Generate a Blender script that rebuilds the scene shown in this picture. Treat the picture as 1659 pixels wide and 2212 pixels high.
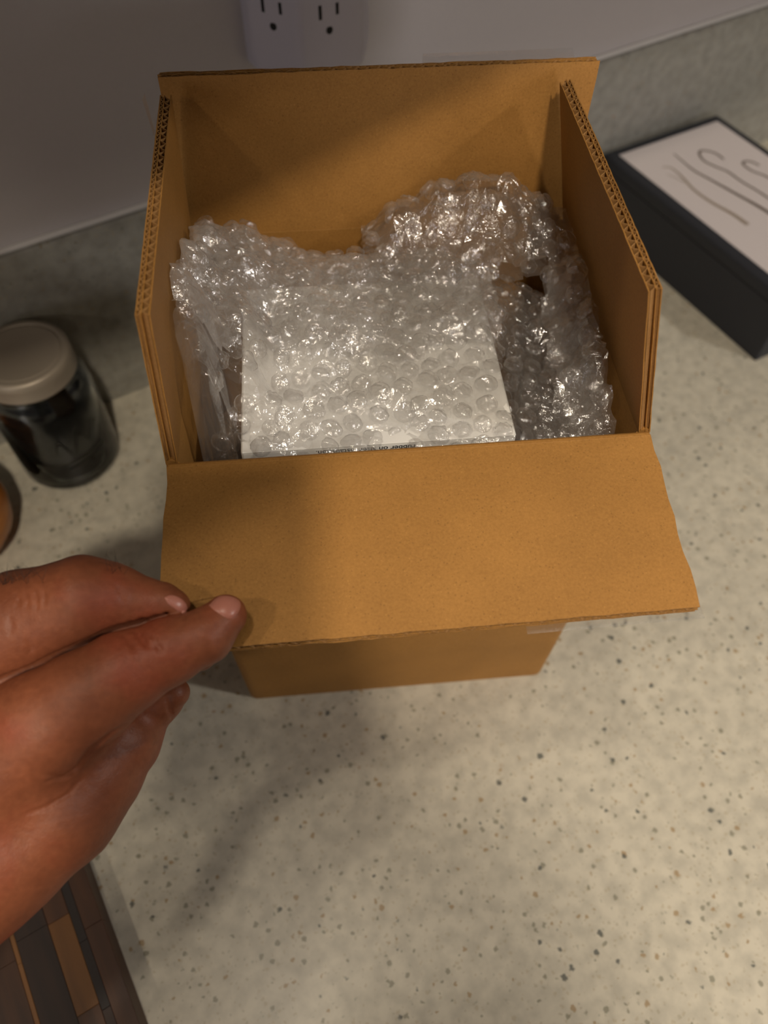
import bpy, bmesh, math, random
import numpy as np
from mathutils import Vector, Matrix, noise as mnoise

for o in list(bpy.data.objects):
    bpy.data.objects.remove(o, do_unlink=True)
scene = bpy.context.scene
COL = scene.collection
R = math.radians

# ------------------------------------------------------------------ camera
CAM = np.array([-0.034272, -0.201749, 0.523377])
CROT = (0.590412, -0.010899, -0.093284)
FPX = 1664.83
cd = bpy.data.cameras.new('camera')
cam = bpy.data.objects.new('camera', cd)
COL.objects.link(cam)
cam.location = CAM
cam.rotation_euler = CROT
cd.sensor_fit = 'HORIZONTAL'
cd.sensor_width = 36.0
cd.lens = FPX * 36.0 / 1659.0
cd.clip_start = 0.01
cd.dof.use_dof = True
cd.dof.focus_distance = 0.335
cd.dof.aperture_fstop = 9.0
scene.camera = cam

# ------------------------------------------------------------------ world, lamps, exposure
w = bpy.data.worlds.new('world')
scene.world = w
w.use_nodes = True
bg = w.node_tree.nodes['Background']
bg.inputs['Color'].default_value = (1.0, 0.90, 0.82, 1)
bg.inputs['Strength'].default_value = 0.085


def ceiling_lamp(name, loc, power, radius, color, aim=(0, 0, 0)):
    l = bpy.data.lights.new(name, 'AREA')
    l.shape = 'DISK'
    l.size = radius * 2
    l.energy = power
    l.color = color
    o = bpy.data.objects.new(name, l)
    COL.objects.link(o)
    o.location = loc
    d = Vector(aim) - Vector(loc)
    o.rotation_euler = d.to_track_quat('-Z', 'Y').to_euler()
    return o


WARM = (1.0, 0.86, 0.68)
ceiling_lamp('ceiling_lamp', (0.06, -0.92, 1.50), 13.4, 0.045, WARM)
ceiling_lamp('ceiling_lamp', (-0.95, -0.50, 1.50), 3.8, 0.045, WARM)
ceiling_lamp('ceiling_lamp', (-0.18, -0.20, 1.50), 3.2, 0.05, WARM)
ceiling_lamp('ceiling_lamp', (1.50, -0.55, 1.50), 10.5, 0.06, (1.0, 0.93, 0.86))
ceiling_lamp('ceiling_lamp', (0.24, -2.10, 1.50), 3.0, 0.05, WARM)  # rear lamp added for extra glints on the bubble wrap
ceiling_lamp('ceiling_lamp', (-0.95, -1.90, 1.50), 3.0, 0.05, WARM)  # second added rear lamp, also for glints in the film
# added fill lights across the room, low enough to brighten the wall under the cabinet
for wloc, wp in (((1.10, -3.00, 0.75), 19.0), ((-1.80, -2.80, 0.80), 8.0)):
    wl = ceiling_lamp('low_fill_light', wloc, wp, 0.4, (1.0, 0.94, 0.95), (0.0, 0.4, 0.3))
    wl.data.shape = 'RECTANGLE'
    wl.data.size, wl.data.size_y = 0.7, 0.9

scene.view_settings.view_transform = 'Standard'
scene.view_settings.look = 'None'
scene.view_settings.gamma = 1.0
scene.view_settings.use_curve_mapping = False
scene.view_settings.exposure = 0.0
scene.cycles.transparent_max_bounces = 14
scene.cycles.max_bounces = 4
scene.cycles.diffuse_bounces = 2
scene.cycles.use_light_tree = False
scene.cycles.glossy_bounces = 2
scene.cycles.caustics_reflective = False
scene.cycles.caustics_refractive = False

# ------------------------------------------------------------------ pixel helpers (world points that a photo pixel looks at)
cx, cy, cz = CROT


def _rot(rx, ry, rz):
    a, b = math.cos(rx), math.sin(rx)
    c, d = math.cos(ry), math.sin(ry)
    e, f = math.cos(rz), math.sin(rz)
    return (np.array([[e, -f, 0], [f, e, 0], [0, 0, 1]]) @ np.array([[c, 0, d], [0, 1, 0], [-d, 0, c]])
            @ np.array([[1, 0, 0], [0, a, -b], [0, b, a]]))


CR = _rot(*CROT)


def ray(u, v):
    return CR @ np.array([(u - 829.5) / FPX, -(v - 1106.0) / FPX, -1.0])


def at(u, v, d):
    return CAM + ray(u, v) * d


# ------------------------------------------------------------------ object helpers
def link_mesh(name, verts, faces, mat, parent=None, smooth=False, mats=None, idx=None):
    me = bpy.data.meshes.new(name)
    me.from_pydata([tuple(v) for v in verts], [], [tuple(f) for f in faces])
    for m in ([mat] if mats is None else mats):
        me.materials.append(m)
    if idx is not None:
        me.polygons.foreach_set('material_index', np.asarray(idx, dtype=np.int32))
    if smooth:
        me.polygons.foreach_set('use_smooth', np.ones(len(me.polygons), dtype=bool))
    me.update()
    o = bpy.data.objects.new(name, me)
    COL.objects.link(o)
    if parent is not None:
        o.parent = parent
    return o


def bm_obj(name, bm, mat, parent=None, smooth=False):
    me = bpy.data.meshes.new(name)
    bmesh.ops.recalc_face_normals(bm, faces=bm.faces[:])
    bm.to_mesh(me)
    bm.free()
    me.materials.append(mat)
    if smooth:
        me.polygons.foreach_set('use_smooth', np.ones(len(me.polygons), dtype=bool))
    o = bpy.data.objects.new(name, me)
    COL.objects.link(o)
    if parent is not None:
        o.parent = parent
    return o


def tag(o, label=None, cat=None, group=None, kind=None):
    if label:
        o['label'] = label
    if cat:
        o['category'] = cat
    if group:
        o['group'] = group
    if kind:
        o['kind'] = kind
    return o


def empty(name, loc=(0, 0, 0), rz=0.0):
    o = bpy.data.objects.new(name, None)
    o.empty_display_size = 0.02
    COL.objects.link(o)
    o.location = loc
    o.rotation_euler = (0, 0, rz)
    return o


def box_bm(bm, x0, x1, y0, y1, z0, z1, bev=0.0, seg=2):
    g = bmesh.ops.create_cube(bm, size=1.0)
    vs = g['verts']
    for v in vs:
        v.co = Vector(((x0 + x1) / 2 + v.co.x * (x1 - x0), (y0 + y1) / 2 + v.co.y * (y1 - y0), (z0 + z1) / 2 + v.co.z * (z1 - z0)))
    if bev > 0:
        es = list({e for v in vs for e in v.link_edges})
        bmesh.ops.bevel(bm, geom=es, offset=bev, segments=seg, profile=0.5, affect='EDGES')


def lathe_bm(bm, prof, seg=64, ang=2 * math.pi):
    rings = []
    for r, z in prof:
        if r < 1e-6:
            rings.append([bm.verts.new((0, 0, z))])
        else:
            rings.append([bm.verts.new((r * math.cos(ang * i / seg), r * math.sin(ang * i / seg), z)) for i in range(seg)])
    for a, b in zip(rings[:-1], rings[1:]):
        for i in range(seg):
            j = (i + 1) % seg
            if len(a) == 1 and len(b) == 1:
                continue
            if len(a) == 1:
                bm.faces.new((a[0], b[i], b[j]))
            elif len(b) == 1:
                bm.faces.new((a[i], b[0], a[j]))
            else:
                bm.faces.new((a[i], b[i], b[j], a[j]))


def tube_verts(pts, rad, seg=8):
    """a swept tube along a polyline, closed ends"""
    pts = [Vector(p) for p in pts]
    n = len(pts)
    rads = rad if hasattr(rad, '__len__') else [rad] * n
    V, F = [], []
    prev = None
    for i, p in enumerate(pts):
        t = (pts[min(i + 1, n - 1)] - pts[max(i - 1, 0)]).normalized()
        if prev is None:
            a = t.orthogonal().normalized()
        else:
            a = (prev - t * prev.dot(t)).normalized()
        prev = a
        b = t.cross(a)
        for k in range(seg):
            an = 2 * math.pi * k / seg
            V.append(p + (a * math.cos(an) + b * math.sin(an)) * rads[i])
    for i in range(n - 1):
        for k in range(seg):
            k2 = (k + 1) % seg
            F.append((i * seg + k, i * seg + k2, (i + 1) * seg + k2, (i + 1) * seg + k))
    F.append(tuple(range(seg))[::-1])
    F.append(tuple(range((n - 1) * seg, n * seg)))
    return V, F


# ------------------------------------------------------------------ materials
def new_mat(name):
    m = bpy.data.materials.new(name)
    m.use_nodes = True
    nt = m.node_tree
    return m, nt, nt.nodes, nt.links, nt.nodes['Principled BSDF']


def nd(ns, typ, **kw):
    n = ns.new(typ)
    for k, v in kw.items():
        setattr(n, k, v)
    return n


def rgb(r, g, b):
    """sRGB 0-255 to linear"""
    f = lambda c: ((c / 255 + 0.055) / 1.055) ** 2.4 if c / 255 > 0.04045 else c / 255 / 12.92
    return (f(r), f(g), f(b), 1.0)


def plain(name, col, rough=0.5, metal=0.0, spec=0.5, bump=0.0, bscale=200.0, var=0.0):
    m, nt, ns, ln, b = new_mat(name)
    b.inputs['Base Color'].default_value = col
    b.inputs['Roughness'].default_value = rough
    b.inputs['Metallic'].default_value = metal
    b.inputs['Specular IOR Level'].default_value = spec
    tc = nd(ns, 'ShaderNodeTexCoord')
    nz = nd(ns, 'ShaderNodeTexNoise')
    nz.inputs['Scale'].default_value = bscale
    nz.inputs['Detail'].default_value = 4
    ln.new(tc.outputs['Object'], nz.inputs['Vector'])
    if var > 0:
        mx = nd(ns, 'ShaderNodeMix', data_type='RGBA', blend_type='MULTIPLY')
        mx.inputs[0].default_value = var
        mx.inputs[6].default_value = col
        ln.new(nz.outputs['Fac'], mx.inputs[7])
        ln.new(mx.outputs[2], b.inputs['Base Color'])
    if bump > 0:
        bp = nd(ns, 'ShaderNodeBump')
        bp.inputs['Strength'].default_value = bump
        bp.inputs['Distance'].default_value = 0.001
        ln.new(nz.outputs['Fac'], bp.inputs['Height'])
        ln.new(bp.outputs['Normal'], b.inputs['Normal'])
    return m


def ramp(ns, stops, interp='LINEAR'):
    r = nd(ns, 'ShaderNodeValToRGB')
    r.color_ramp.interpolation = interp
    els = r.color_ramp.elements
    while len(els) < len(stops):
        els.new(0.5)
    for e, (p, c) in zip(els, stops):
        e.position = p
        e.color = c if len(c) == 4 else (*c, 1)
    return r


def mixc(ns, ln, fac, a, b, blend='MIX'):
    m = nd(ns, 'ShaderNodeMix', data_type='RGBA', blend_type=blend)
    if isinstance(fac, float):
        m.inputs[0].default_value = fac
    else:
        ln.new(fac, m.inputs[0])
    for sock, x in ((m.inputs[6], a), (m.inputs[7], b)):
        if isinstance(x, tuple):
            sock.default_value = x
        else:
            ln.new(x, sock)
    return m.outputs[2]


def kraft(name, base):
    m, nt, ns, ln, b = new_mat(name)
    tc = nd(ns, 'ShaderNodeTexCoord')
    big = nd(ns, 'ShaderNodeTexNoise')
    big.inputs['Scale'].default_value = 28
    big.inputs['Detail'].default_value = 3
    ln.new(tc.outputs['Object'], big.inputs['Vector'])
    fine = nd(ns, 'ShaderNodeTexNoise')
    fine.inputs['Scale'].default_value = 900
    fine.inputs['Detail'].default_value = 5
    fine.inputs['Roughness'].default_value = 0.7
    ln.new(tc.outputs['Object'], fine.inputs['Vector'])
    # dark flecks and pale fibres pressed into the paper
    vor = nd(ns, 'ShaderNodeTexVoronoi')
    vor.inputs['Scale'].default_value = 800
    ln.new(tc.outputs['Object'], vor.inputs['Vector'])
    sp = nd(ns, 'ShaderNodeSeparateColor')
    ln.new(vor.outputs['Color'], sp.inputs[0])
    near = nd(ns, 'ShaderNodeMath', operation='LESS_THAN')
    ln.new(vor.outputs['Distance'], near.inputs[0])
    near.inputs[1].default_value = 0.30
    sel = nd(ns, 'ShaderNodeMath', operation='GREATER_THAN')
    ln.new(sp.outputs[0], sel.inputs[0])
    sel.inputs[1].default_value = 0.86
    dk = nd(ns, 'ShaderNodeMath', operation='MULTIPLY')
    ln.new(near.outputs[0], dk.inputs[0])
    ln.new(sel.outputs[0], dk.inputs[1])
    sel2 = nd(ns, 'ShaderNodeMath', operation='LESS_THAN')
    ln.new(sp.outputs[1], sel2.inputs[0])
    sel2.inputs[1].default_value = 0.07
    lt = nd(ns, 'ShaderNodeMath', operation='MULTIPLY')
    ln.new(near.outputs[0], lt.inputs[0])
    ln.new(sel2.outputs[0], lt.inputs[1])
    dark = (base[0] * 0.72, base[1] * 0.70, base[2] * 0.62, 1)
    lite = (min(base[0] * 1.22, 1), min(base[1] * 1.25, 1), min(base[2] * 1.35, 1), 1)
    r1 = ramp(ns, [(0.3, dark), (0.7, lite)])
    ln.new(fine.outputs['Fac'], r1.inputs[0])
    c = mixc(ns, ln, 0.55, base, r1.outputs[0])
    r2 = ramp(ns, [(0.3, (0.90, 0.89, 0.88, 1)), (0.7, (1.06, 1.06, 1.07, 1))])
    ln.new(big.outputs['Fac'], r2.inputs[0])
    c = mixc(ns, ln, 1.0, c, r2.outputs[0], 'MULTIPLY')
    f1 = nd(ns, 'ShaderNodeMath', operation='MULTIPLY')
    ln.new(dk.outputs[0], f1.inputs[0])
    f1.inputs[1].default_value = 0.30
    c = mixc(ns, ln, f1.outputs[0], c, (base[0] * 0.35, base[1] * 0.33, base[2] * 0.3, 1))
    f2 = nd(ns, 'ShaderNodeMath', operation='MULTIPLY')
    ln.new(lt.outputs[0], f2.inputs[0])
    f2.inputs[1].default_value = 0.22
    c = mixc(ns, ln, f2.outputs[0], c, (base[0] * 1.7, base[1] * 1.8, base[2] * 2.1, 1))
    ln.new(c, b.inputs['Base Color'])
    b.inputs['Roughness'].default_value = 0.62
    b.inputs['Specular IOR Level'].default_value = 0.3
    bp = nd(ns, 'ShaderNodeBump')
    bp.inputs['Strength'].default_value = 0.12
    bp.inputs['Distance'].default_value = 0.0004
    ln.new(fine.outputs['Fac'], bp.inputs['Height'])
    ln.new(bp.outputs['Normal'], b.inputs['Normal'])
    return m


def quartz(name, base, tint):
    m, nt, ns, ln, b = new_mat(name)
    tc = nd(ns, 'ShaderNodeTexCoord')
    cl = nd(ns, 'ShaderNodeTexNoise')
    cl.inputs['Scale'].default_value = 95
    cl.inputs['Detail'].default_value = 4
    ln.new(tc.outputs['Object'], cl.inputs['Vector'])
    r0 = ramp(ns, [(0.33, tint), (0.62, base)])
    ln.new(cl.outputs['Fac'], r0.inputs[0])
    c = r0.outputs[0]
    warp = nd(ns, 'ShaderNodeTexNoise')
    warp.inputs['Scale'].default_value = 420
    ln.new(tc.outputs['Object'], warp.inputs['Vector'])
    wv = nd(ns, 'ShaderNodeVectorMath', operation='SCALE')
    wv.inputs['Scale'].default_value = 0.0032
    ln.new(warp.outputs['Color'], wv.inputs[0])
    co = nd(ns, 'ShaderNodeVectorMath', operation='ADD')
    ln.new(tc.outputs['Object'], co.inputs[0])
    ln.new(wv.outputs[0], co.inputs[1])
    for scale, thr, rad, fac, cols in (
            (330, 0.50, 0.42, 0.40, [(0.0, rgb(150, 140, 115)), (0.4, rgb(165, 150, 120)), (0.75, rgb(140, 138, 122))]),
            (190, 0.62, 0.36, 0.70, [(0.0, rgb(120, 118, 100)), (0.35, rgb(150, 122, 80)), (0.55, rgb(108, 112, 105)), (0.8, rgb(128, 110, 88))]),
            (120, 0.80, 0.27, 0.85, [(0.0, rgb(84, 88, 84)), (0.4, rgb(96, 82, 62)), (0.62, rgb(80, 92, 84)), (0.86, rgb(150, 98, 40))])):
        vo = nd(ns, 'ShaderNodeTexVoronoi')
        vo.inputs['Scale'].default_value = scale
        ln.new(co.outputs[0], vo.inputs['Vector'])
        sp = nd(ns, 'ShaderNodeSeparateColor')
        ln.new(vo.outputs['Color'], sp.inputs[0])
        sel = nd(ns, 'ShaderNodeMath', operation='GREATER_THAN')
        ln.new(sp.outputs[0], sel.inputs[0])
        sel.inputs[1].default_value = thr
        rr = nd(ns, 'ShaderNodeMath', operation='MULTIPLY_ADD')
        ln.new(sp.outputs[1], rr.inputs[0])
        rr.inputs[1].default_value = rad * 0.7
        rr.inputs[2].default_value = rad * 0.45
        mr = nd(ns, 'ShaderNodeMapRange', interpolation_type='SMOOTHSTEP')
        ln.new(vo.outputs['Distance'], mr.inputs[0])
        sub = nd(ns, 'ShaderNodeMath', operation='MULTIPLY')
        ln.new(rr.outputs[0], sub.inputs[0])
        sub.inputs[1].default_value = 0.62
        ln.new(sub.outputs[0], mr.inputs[1])
        ln.new(rr.outputs[0], mr.inputs[2])
        mr.inputs[3].default_value = fac
        mr.inputs[4].default_value = 0.0
        mm = nd(ns, 'ShaderNodeMath', operation='MULTIPLY')
        ln.new(mr.outputs[0], mm.inputs[0])
        ln.new(sel.outputs[0], mm.inputs[1])
        rc = ramp(ns, cols, 'CONSTANT')
        ln.new(sp.outputs[2], rc.inputs[0])
        c = mixc(ns, ln, mm.outputs[0], c, rc.outputs[0])
    ln.new(c, b.inputs['Base Color'])
    b.inputs['Roughness'].default_value = 0.34
    b.inputs['Specular IOR Level'].default_value = 0.4
    return m


def film(name, haze=0.10, rough=0.06, tint=(0.99, 0.99, 0.99, 1), gloss=1.0, bscale=700, bstr=0.5, edge=0.3):
    """thin clear polythene: mostly see-through, mirror glints, a little milky"""
    m, nt, ns, ln, b = new_mat(name)
    ns.remove(b)
    out = ns['Material Output']
    tr = nd(ns, 'ShaderNodeBsdfTransparent')
    tr.inputs[0].default_value = tint
    gl = nd(ns, 'ShaderNodeBsdfGlossy')
    gl.inputs['Roughness'].default_value = rough
    gl.inputs['Color'].default_value = (1, 1, 1, 1)
    df = nd(ns, 'ShaderNodeBsdfDiffuse')
    df.inputs[0].default_value = (0.86, 0.83, 0.80, 1)
    tl = nd(ns, 'ShaderNodeBsdfTranslucent')
    tl.inputs[0].default_value = (0.86, 0.83, 0.80, 1)
    hz = nd(ns, 'ShaderNodeMixShader')
    hz.inputs[0].default_value = 0.45
    ln.new(df.outputs[0], hz.inputs[1])
    ln.new(tl.outputs[0], hz.inputs[2])
    m1 = nd(ns, 'ShaderNodeMixShader')
    lw = nd(ns, 'ShaderNodeLayerWeight')
    lw.inputs['Blend'].default_value = 0.5
    pw = nd(ns, 'ShaderNodeMath', operation='POWER')
    pw.inputs[1].default_value = 3.0
    ln.new(lw.outputs['Facing'], pw.inputs[0])
    hm = nd(ns, 'ShaderNodeMath', operation='MULTIPLY_ADD')
    hm.inputs[1].default_value = edge
    hm.inputs[2].default_value = haze
    hm.use_clamp = True
    ln.new(pw.outputs[0], hm.inputs[0])
    ln.new(hm.outputs[0], m1.inputs[0])
    ln.new(tr.outputs[0], m1.inputs[1])
    ln.new(hz.outputs[0], m1.inputs[2])
    tc = nd(ns, 'ShaderNodeTexCoord')
    nz = nd(ns, 'ShaderNodeTexNoise')
    nz.inputs['Scale'].default_value = bscale
    nz.inputs['Detail'].default_value = 3
    nz.inputs['Distortion'].default_value = 1.5
    ln.new(tc.outputs['Object'], nz.inputs['Vector'])
    bp = nd(ns, 'ShaderNodeBump')
    bp.inputs['Strength'].default_value = bstr
    bp.inputs['Distance'].default_value = 0.0012
    ln.new(nz.outputs['Fac'], bp.inputs['Height'])
    ln.new(bp.outputs['Normal'], gl.inputs['Normal'])
    fr = nd(ns, 'ShaderNodeLayerWeight')
    fr.inputs['Blend'].default_value = 0.18
    k = nd(ns, 'ShaderNodeMath', operation='MULTIPLY_ADD')
    k.inputs[1].default_value = 0.30 * gloss
    k.inputs[2].default_value = 0.10 * gloss
    k.use_clamp = True
    ln.new(fr.outputs['Facing'], k.inputs[0])
    m2 = nd(ns, 'ShaderNodeMixShader')
    ln.new(k.outputs[0], m2.inputs[0])
    ln.new(m1.outputs[0], m2.inputs[1])
    ln.new(gl.outputs[0], m2.inputs[2])
    ln.new(m2.outputs[0], out.inputs['Surface'])
    return m


def skin_mat(name):
    m, nt, ns, ln, b = new_mat(name)
    tc = nd(ns, 'ShaderNodeTexCoord')
    n1 = nd(ns, 'ShaderNodeTexNoise')
    n1.inputs['Scale'].default_value = 26
    n1.inputs['Detail'].default_value = 4
    ln.new(tc.outputs['Object'], n1.inputs['Vector'])
    r1 = ramp(ns, [(0.32, rgb(112, 62, 39)), (0.52, rgb(130, 75, 49)), (0.72, rgb(138, 66, 44))])
    ln.new(n1.outputs['Fac'], r1.inputs[0])
    n2 = nd(ns, 'ShaderNodeTexNoise')
    n2.inputs['Scale'].default_value = 420
    n2.inputs['Detail'].default_value = 4
    ln.new(tc.outputs['Object'], n2.inputs['Vector'])
    r2 = ramp(ns, [(0.3, (0.86, 0.83, 0.82, 1)), (0.7, (1.05, 1.05, 1.05, 1))])
    ln.new(n2.outputs['Fac'], r2.inputs[0])
    c = mixc(ns, ln, 1.0, r1.outputs[0], r2.outputs[0], 'MULTIPLY')
    ln.new(c, b.inputs['Base Color'])
    b.inputs['Roughness'].default_value = 0.5
    b.inputs['Specular IOR Level'].default_value = 0.35
    b.inputs['Subsurface Weight'].default_value = 0.0
    b.inputs['Subsurface Radius'].default_value = (0.006, 0.002, 0.001)
    b.inputs['Subsurface Scale'].default_value = 0.6
    v = nd(ns, 'ShaderNodeTexVoronoi', feature='DISTANCE_TO_EDGE')
    v.inputs['Scale'].default_value = 900
    ln.new(tc.outputs['Object'], v.inputs['Vector'])
    bp = nd(ns, 'ShaderNodeBump')
    bp.inputs['Strength'].default_value = 0.16
    bp.inputs['Distance'].default_value = 0.0006
    ln.new(v.outputs['Distance'], bp.inputs['Height'])
    bp2 = nd(ns, 'ShaderNodeBump')
    bp2.inputs['Strength'].default_value = 0.2
    bp2.inputs['Distance'].default_value = 0.001
    ln.new(n2.outputs['Fac'], bp2.inputs['Height'])
    ln.new(bp.outputs['Normal'], bp2.inputs['Normal'])
    ln.new(bp2.outputs['Normal'], b.inputs['Normal'])
    return m


def wood(name, c1, c2, scale=60, ang=0.0, rough=0.5):
    m, nt, ns, ln, b = new_mat(name)
    tc = nd(ns, 'ShaderNodeTexCoord')
    mp = nd(ns, 'ShaderNodeMapping')
    mp.inputs['Scale'].default_value = (scale * 6, scale * 0.5, scale * 6)
    ln.new(tc.outputs['Object'], mp.inputs['Vector'])
    n1 = nd(ns, 'ShaderNodeTexNoise')
    n1.inputs['Scale'].default_value = 1.0
    n1.inputs['Detail'].default_value = 6
    n1.inputs['Distortion'].default_value = 0.6
    ln.new(mp.outputs[0], n1.inputs['Vector'])
    r = ramp(ns, [(0.3, c1), (0.7, c2)])
    ln.new(n1.outputs['Fac'], r.inputs[0])
    ln.new(r.outputs[0], b.inputs['Base Color'])
    b.inputs['Roughness'].default_value = rough
    return m


KRAFT = kraft('kraft_board', (0.335, 0.163, 0.038, 1))
FLUTE = kraft('kraft_fluting', (0.36, 0.19, 0.065, 1))
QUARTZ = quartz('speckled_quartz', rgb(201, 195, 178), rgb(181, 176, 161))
QUARTZ_SHADED = quartz('speckled_quartz_shaded', rgb(152, 150, 142), rgb(134, 132, 124))  # same quartz as the counter, the upright face's shade darkened into the colour
WALL = plain('painted_wall', rgb(196, 190, 190), rough=0.7, bump=0.08, bscale=420, var=0.06)
WHITE_PLASTIC = plain('white_plastic', rgb(196, 192, 206), rough=0.45, spec=0.4)
DARK = plain('dark_slot', (0.006, 0.006, 0.006, 1), rough=0.8)
WHITE_CARD = plain('white_carton_board', rgb(250, 249, 245), rough=0.45, bump=0.04, bscale=300)
INK = plain('black_ink', (0.02, 0.02, 0.022, 1), rough=0.6)
FILM_MILKY = film('bubble_film_doubled', haze=0.24, rough=0.16, gloss=1.0, bscale=240, bstr=0.5, edge=0.30)
FILM = film('bubble_film', haze=0.092, rough=0.15, gloss=1.0, bscale=240, bstr=0.5, edge=0.30)
BUBBLE = film('bubble_dome_film', haze=0.04, rough=0.135, gloss=1.1, bscale=300, bstr=0.6, edge=0.42)
TAPE = film('clear_tape', haze=0.03, rough=0.15, gloss=0.8, bscale=300, bstr=0.2, edge=0.1)
SKIN = skin_mat('skin')
NAIL = plain('finger_nail', rgb(172, 112, 96), rough=0.34, spec=0.4)

# ------------------------------------------------------------------ the room
WD = np.array([0.900156, 0.435568])          # along the back wall
WN = np.array([0.435568, -0.900156])         # out of the wall, towards the room
W0 = np.array([-0.224773, 0.289787])         # a point where backsplash meets counter
WANG = math.atan2(WD[1], WD[0])


def wall_xy(a, o):
    """along the wall a, distance o out of the backsplash front"""
    return W0 + WD * a + WN * o


def slab(name, a0, a1, o0, o1, z0, z1, mat, bev=0.0):
    """box aligned with the wall"""
    bm = bmesh.new()
    box_bm(bm, a0, a1, -o1, -o0, z0, z1, bev)
    o = bm_obj(name, bm, mat)
    o.location = (W0[0], W0[1], 0)
    o.rotation_euler = (0, 0, WANG)
    return o


tag(slab('countertop', -1.0, 2.0, -0.008, 0.78, -0.04, 0.0, QUARTZ, 0.003), 'cream speckled quartz countertop', 'countertop', kind='structure')
BS = 0.1668
tag(slab('trim_1', -1.0, 2.0, -0.008, 0.0, 0.0, BS, QUARTZ_SHADED, 0.001), 'low quartz backsplash along the wall, shade darkened into its colour', 'backsplash', kind='structure')
tag(slab('wall_back', -1.0, 2.0, -0.11, -0.008, -0.04, 1.5, WALL), 'off-white painted wall above the backsplash', 'wall', kind='structure')
tag(slab('trim_2', -1.0, 2.0, -0.0095, -0.0045, BS - 0.001, BS + 0.0035, plain('caulk', rgb(214, 210, 206), 0.5), 0.0015), 'thin pale caulk line on top of the backsplash', 'caulk', kind='structure')


CABM = plain('cabinet_paint', rgb(206, 200, 190), rough=0.5)
CB = 0.49
cab = slab('wall_cabinet', -1.0, 1.6, 0.0, 0.350, CB, CB + 0.75, CABM, 0.002)
tag(cab, 'pale wall cabinet hanging above the counter', 'cabinet', kind='structure')
for k in range(6):
    a0 = -1.0 + k * 0.4333
    bm = bmesh.new()
    box_bm(bm, a0 + 0.002, a0 + 0.4313, -0.369, -0.3505, CB + 0.003, CB + 0.747, 0.002)
    dr_ = bm_obj('door', bm, CABM)
    dr_.parent = cab


# ------------------------------------------------------------------ cardboard box
BW, BD, BH, BF = 0.102, 0.1568, 0.2639, 0.0797
TH = 0.0050
carton = empty('cardboard_box', (0, BD / 2, 0))
tag(carton, 'open brown double-wall cardboard box with all four flaps unfolded', 'box')


def world_child(o, parent):
    o.parent = parent
    o.matrix_parent_inverse = Matrix.Translation(-parent.location)
    return o


def rrect(x0, x1, y0, y1, r, n=5):
    P = []
    for cxx, cyy, a0 in ((x1 - r, y1 - r, 0), (x0 + r, y1 - r, 90), (x0 + r, y0 + r, 180), (x1 - r, y0 + r, 270)):
        for i in range(n + 1):
            a = R(a0 + 90 * i / n)
            P.append((cxx + r * math.cos(a), cyy + r * math.sin(a)))
    return P


bm = bmesh.new()
h = TH / 2
outer = rrect(-BW - h, BW + h, -h, BD + h, 0.006)
inner = rrect(-BW + h, BW - h, h, BD - h, 0.003)
lo = [bm.verts.new((x, y, 0.0)) for x, y in outer]
lo2 = [bm.verts.new((x, y, 0.0)) for x, y in outer]
rows = []
NZ = 8
for k in range(NZ + 1):
    z = 0.001 + (BH - 0.001) * k / NZ
    bow = 0.0018 * math.sin(math.pi * k / NZ)
    rows.append([bm.verts.new((x * (1 + bow / BW), y + (0 if y > BD / 2 else -bow), z)) for x, y in outer])
irows = []
for k in range(NZ + 1):
    z = 0.005 + (BH - 0.005) * k / NZ
    irows.append([bm.verts.new((x, y, z)) for x, y in inner])
n = len(outer)
bm.faces.new(lo[::-1])
for a, b_ in zip([lo] + rows[:-1], rows):
    for i in range(n):
        j = (i + 1) % n
        bm.faces.new((a[i], a[j], b_[j], b_[i]))
for a, b_ in zip(irows[:-1], irows[1:]):
    for i in range(n):
        j = (i + 1) % n
        bm.faces.new((a[j], a[i], b_[i], b_[j]))
bm.faces.new(irows[0])
for i in range(n):
    j = (i + 1) % n
    bm.faces.new((rows[-1][i], rows[-1][j], irows[-1][j], irows[-1][i]))
for v in lo2:
    bm.verts.remove(v)
world_child(bm_obj('body', bm, KRAFT), carton)


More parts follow.
